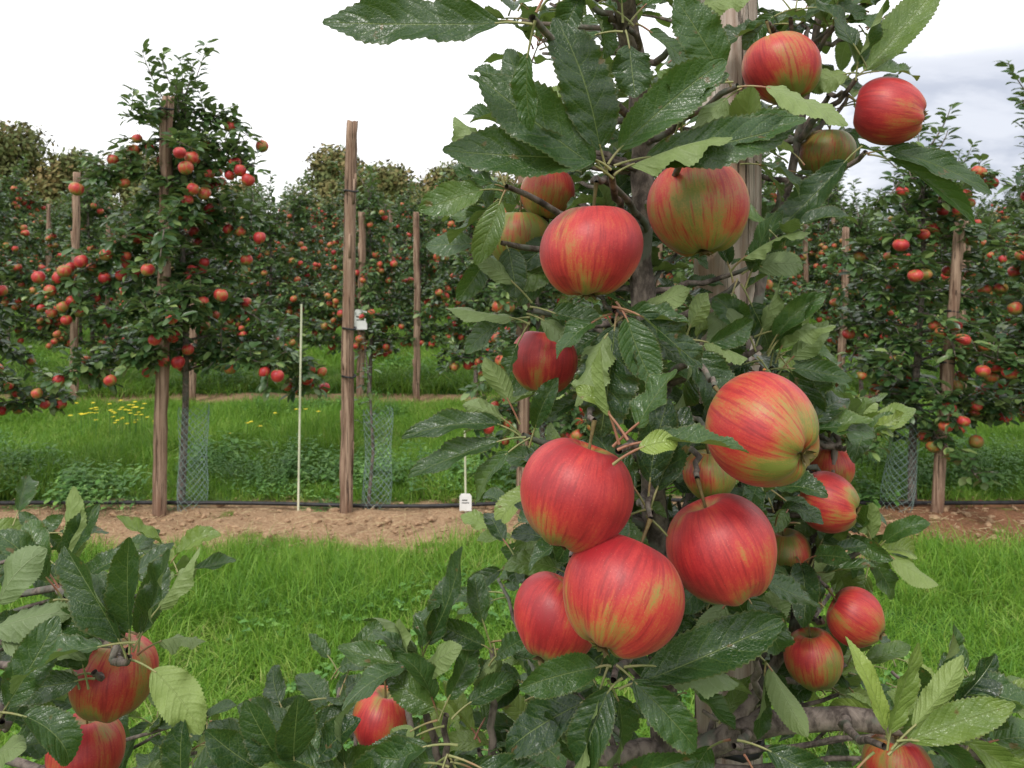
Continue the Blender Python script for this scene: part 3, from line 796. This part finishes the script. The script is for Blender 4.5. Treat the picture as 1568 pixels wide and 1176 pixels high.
W((-.048,.62,1.195),[(200,9.5,4.2,.15),(228,8.5,4,.2),(160,6,3,.3),(332,9,4,.15),(290,8.5,4,.1),(255,8,3.8,.2),(350,8,3.6,.2)])
W((-.17,.62,1.175),[(112,8,3.6,.15),(80,8,3.4,.1),(50,7,3.2,.2),(150,7.5,3.4,.2),(20,7,3.2,.25),(185,7,3.4,.2)])
W((-.13,.62,1.165),[(100,7,3.6,.2),(60,7,3.4,.3),(140,8,3.2,.2),(20,7,3.4,.2),(165,8,3.2,.25),(330,7,3.4,.2)])
W((-.10,.60,1.145),[(100,7,3.6,.15),(60,7,3.4,.1),(140,7,3.2,.2),(20,7.5,3.4,.2),(165,7,3.2,.25)])
W((.393,.95,1.377),[(22,10,3.6,.7),(2,10,3.6,.65),(-20,7,3.2,.6),(60,7,3,.4),(100,7,3,.3),(140,7,3.4,.2),(200,6,3,.2),(45,8,3,.5)])
W((.402,.90,1.251),[(10,7,3.4,.7),(45,6.5,3,.5),(-25,7,3.4,.65),(80,6,3,.4),(120,6,3,.2),(300,6,3,.5),(250,6,3,.3)])
W((.33,.86,1.20),[(100,6,3,.3),(60,6,3,.3),(150,6,3,.1),(20,6,2.6,.5),(330,5,2.6,.6)])
W((.38,.9,1.12),[(60,6,3,.6),(20,7,3,.6),(100,6,3,.3),(330,7,3.2,.5),(200,7,3.4,.3)])
W((.292,.62,1.205),[(108,7.5,1.9,1.,-.1,1),(146,7.5,2.4,.95,-.1,-1),(24,8.5,3.2,.7,-.1),(75,7.5,2.6,.75,-.1),(0,8,3.2,.6),(340,7,3,.6),(50,7,2.8,.8,0,-1),(200,6,3,.6)])
W((.363,.68,1.200),[(52,8,3.6,.12),(20,8.5,3.8,.15),(82,7.5,3.2,.2),(0,8.5,3.6,.25),(120,7,3,.3),(330,8,3.6,.4)])
W((.42,.72,1.14),[(60,8,3.6,.4),(100,8,3.4,.3),(20,8,3.8,.6),(150,7,3.4,.4),(340,8,3.6,.6)])
W((.224,.72,1.226),[(20,8,3.6,.2),(-20,8,3.6,.3),(70,7,3.4,.15),(120,7,3.4,.1),(-60,8,3.6,.15),(-100,8,3.6,.1)])
W((.223,.78,1.562),[(80,8.5,4,.08),(110,8.5,4,.1),(45,8,4,.06),(300,8,4,.1),(270,8,4,.05),(240,8,3.8,.1),(10,7,3.4,.2)])
W((.24,.76,1.50),[(80,7,3.4,.1),(40,7,3.4,.2),(0,7,3.2,.3),(300,7,3.6,.1),(120,7,3.6,.05),(60,8,3,.3)])
W((.27,.82,1.47),[(80,7,3.4,.1),(40,7,3.4,.2),(0,7,3.2,.3),(300,7,3.6,.1),(200,7,3.6,.05),(60,8,3,.3)])
W((.30,.82,1.40),[(80,7,3.4,.1),(40,8,3.4,.3),(0,8,3.2,.3),(300,7,3.6,.2),(15,9,3.4,.5)])
W((.20,.70,1.30),[(80,7,3.4,.1),(40,6,3.4,.2),(0,6,3.2,.2),(300,7,3.6,.1),(250,7,3.4,.1),(330,6,3.4,.3)])
W((.185,.66,1.18),[(80,7,3.4,.1),(30,8,3.6,.2),(-10,8,3.6,.2),(300,8,3.6,.1),(240,8,3.6,.15)])
W((.06,.62,1.17),[(80,7,3.4,.15),(30,8,3.6,.2),(-10,8,3.6,.3),(120,8,3.6,.1),(160,8,3.6,.15)])
def fill(n,xr,zr,yr,t0=.05,t1=.4,k=(5,8),fgx=fg,lo=4.4,hi=7.6):
    for _ in range(n):
        p=np.array([U(*xr),U(*yr),U(*zr)])
        if .17<p[0]<.36 and p[2]>1.72 and p[1]<1.0: p[1]+=.16
        fgx.branch(near(p),p,.0035,.002,.01)
        fgx.rwhorl(p,R.randint(*k),lo,hi,t0,t1)
fill(36,(.0,.33),(1.60,1.95),(.80,1.02))
fill(50,(.02,.33),(1.30,1.60),(.78,1.02),0,.38)
fill(44,(-.02,.36),(1.02,1.30),(.76,1.02),.05,.5)
fill(11,(.34,.42),(1.72,1.9),(.88,1.02))
fill(13,(.33,.42),(1.1,1.42),(.88,1.02),.25,.7,(4,7))
fill(28,(-.26,.02),(.98,1.12),(.62,.92),.05,.45)
fill(16,(.34,.55),(.98,1.10),(.72,.98),.3,.75)
fill(18,(-.1,.45),(.6,1.02),(.8,1.15),.1,.4)
fg.finish(tree)

tree2=empty('apple_tree'); f2=FG()
tube(f2.w,wob([(-.82,.95,0),(-.80,.96,.5),(-.79,.95,1.),(-.78,.95,1.4),(-.77,.95,1.8)],.004),[.02,.017,.014,.011,.006],12,rough=.2)
def W2(base,leaves):
    base=np.asarray(base); f2.branch((-.79,.95,base[2]-.1),base+np.array([-.03,.04,-.01]),.005,.0035); f2.branch(base+np.array([-.03,.04,-.01]),base,.0035,.0025); f2.whorl(base,leaves,.84)
for (c,r,ax,rn),to in zip(apples2,((-.37,.78,1.25),(-.43,.80,1.15))):
    hero_apple(f2,tree2,c,r,ax,rn,to)
W2((-.31,.64,1.265),[(70,8.5,3.8,.08,-.1),(113,9,4.2,.15,-.1),(92,8.5,4,.1,-.1),(-38,6.5,3.6,1.,-.2,-1),(178,9,3.8,.2),(152,9,3.8,.2),(196,9,3.6,.15),(130,8,3.5,.3)])
W2((-.33,.68,1.25),[(60,7,3.4,.3),(90,8,3.8,.15),(120,8,3.6,.2),(160,8,3.4,.2),(20,5,3,.2)])
W2((-.37,.70,1.22),[(60,7,3.4,.2),(100,8,3.8,.15),(140,8,3.6,.2),(180,8,3.4,.2),(210,7,3,.2)])
W2((-.418,.74,1.27),[(105,9,3.6,.3),(62,8,3.6,.2),(130,8,3.4,.4),(38,7.5,3.4,.15),(85,8,3.4,.6,0,-1),(0,6,3,.2),(300,7,3.4,.1)])
W2((-.40,.62,1.225),[(60,9,4,.15),(30,8.5,3.8,.2),(92,9,4,.15),(120,8,3.8,.2),(350,8,3.6,.25)])
W2((-.45,.68,1.27),[(60,8,4,.2),(20,9,3.8,.2),(-15,9,4,.15),(110,8,3.8,.2)])
W2((-.253,.62,1.140),[(120,8,3.6,.1),(90,8,3.6,.15),(50,7,3.2,.2),(160,8,3.6,.1)])
W2((-.34,.66,1.10),[(120,8,3.6,.15),(90,7,3.6,.1),(50,7,3.2,.1),(160,8,3.6,.15),(0,7,3.6,.2)])
W2((-.46,.68,1.15),[(120,8,3.6,.15),(70,8,3.6,.1),(40,8,3.2,.1),(10,8,3.6,.15)])
for _ in range(44):
    p=np.array([U(-.95,-.40),U(.74,1.1),U(.85,1.22)]); f2.branch((-.79,.95,p[2]-.05),p,.004,.002); f2.rwhorl(p,7,5,8,.1,.4)
f2.finish(tree2)

# ------------------------------------------------------------------ world, sun, camera
w=bpy.data.worlds.new('World'); scene.world=w; w.use_nodes=True; t=w.node_tree; t.nodes.clear()
class WT(NT):
    def __init__(s,tree): s.t=tree
q=WT(t)
out=t.nodes.new('ShaderNodeOutputWorld')
sky=q.n('TexSky',sky_type='NISHITA'); sky.sun_disc=False; sky.sun_elevation=math.radians(50); sky.sun_rotation=math.radians(205)
bg1=q.n('Background'); q.set(bg1.inputs[0],sky.outputs[0]); bg1.inputs[1].default_value=.10
dirv=q.n('TexCoord').outputs['Generated']; dx,dy,dz=q.sep(dirv)[:3]
nzb=q.noise(q.vmath('MULTIPLY',dirv,(1,1,3)),9,5,.55,.3)
right=q.ss(q.math('ADD',dx,q.math('MULTIPLY',q.math('SUBTRACT',nzb,.5),.12)),.26,.44)
low=q.ss(q.math('ADD',dz,q.math('MULTIPLY',q.math('SUBTRACT',nzb,.5),.10)),.27,.17)
g=q.math('MULTIPLY',q.math('MULTIPLY',right,low),q.ss(nzb,.35,.65,.72,1.))
cc=q.mix(g,(1.0,1.0,1.01),(.38,.41,.49))
bg2=q.n('Background'); q.set(bg2.inputs[0],cc); bg2.inputs[1].default_value=1.55
ms=q.mixsh(.93,bg1.outputs[0],bg2.outputs[0]); t.links.new(ms,out.inputs[0])

sl=bpy.data.lights.new('sun','SUN'); sl.energy=2.1; sl.angle=math.radians(12); sl.color=(1,.96,.9)
so=bpy.data.objects.new('sun',sl); COL.objects.link(so); so.rotation_euler=(math.radians(40),0,math.radians(-25))

cd=bpy.data.cameras.new('camera'); cam=bpy.data.objects.new('camera',cd); COL.objects.link(cam)
cam.location=(0,0,1.6); cam.rotation_euler=(math.radians(90),0,0)
cd.lens=27.8; cd.sensor_width=36; cd.shift_y=-.138; cd.clip_end=2000; cd.clip_start=.02
cd.dof.use_dof=True; cd.dof.focus_distance=.66; cd.dof.aperture_fstop=22
scene.camera=cam
scene.view_settings.view_transform='Standard'; scene.view_settings.look='None'; scene.view_settings.exposure=0
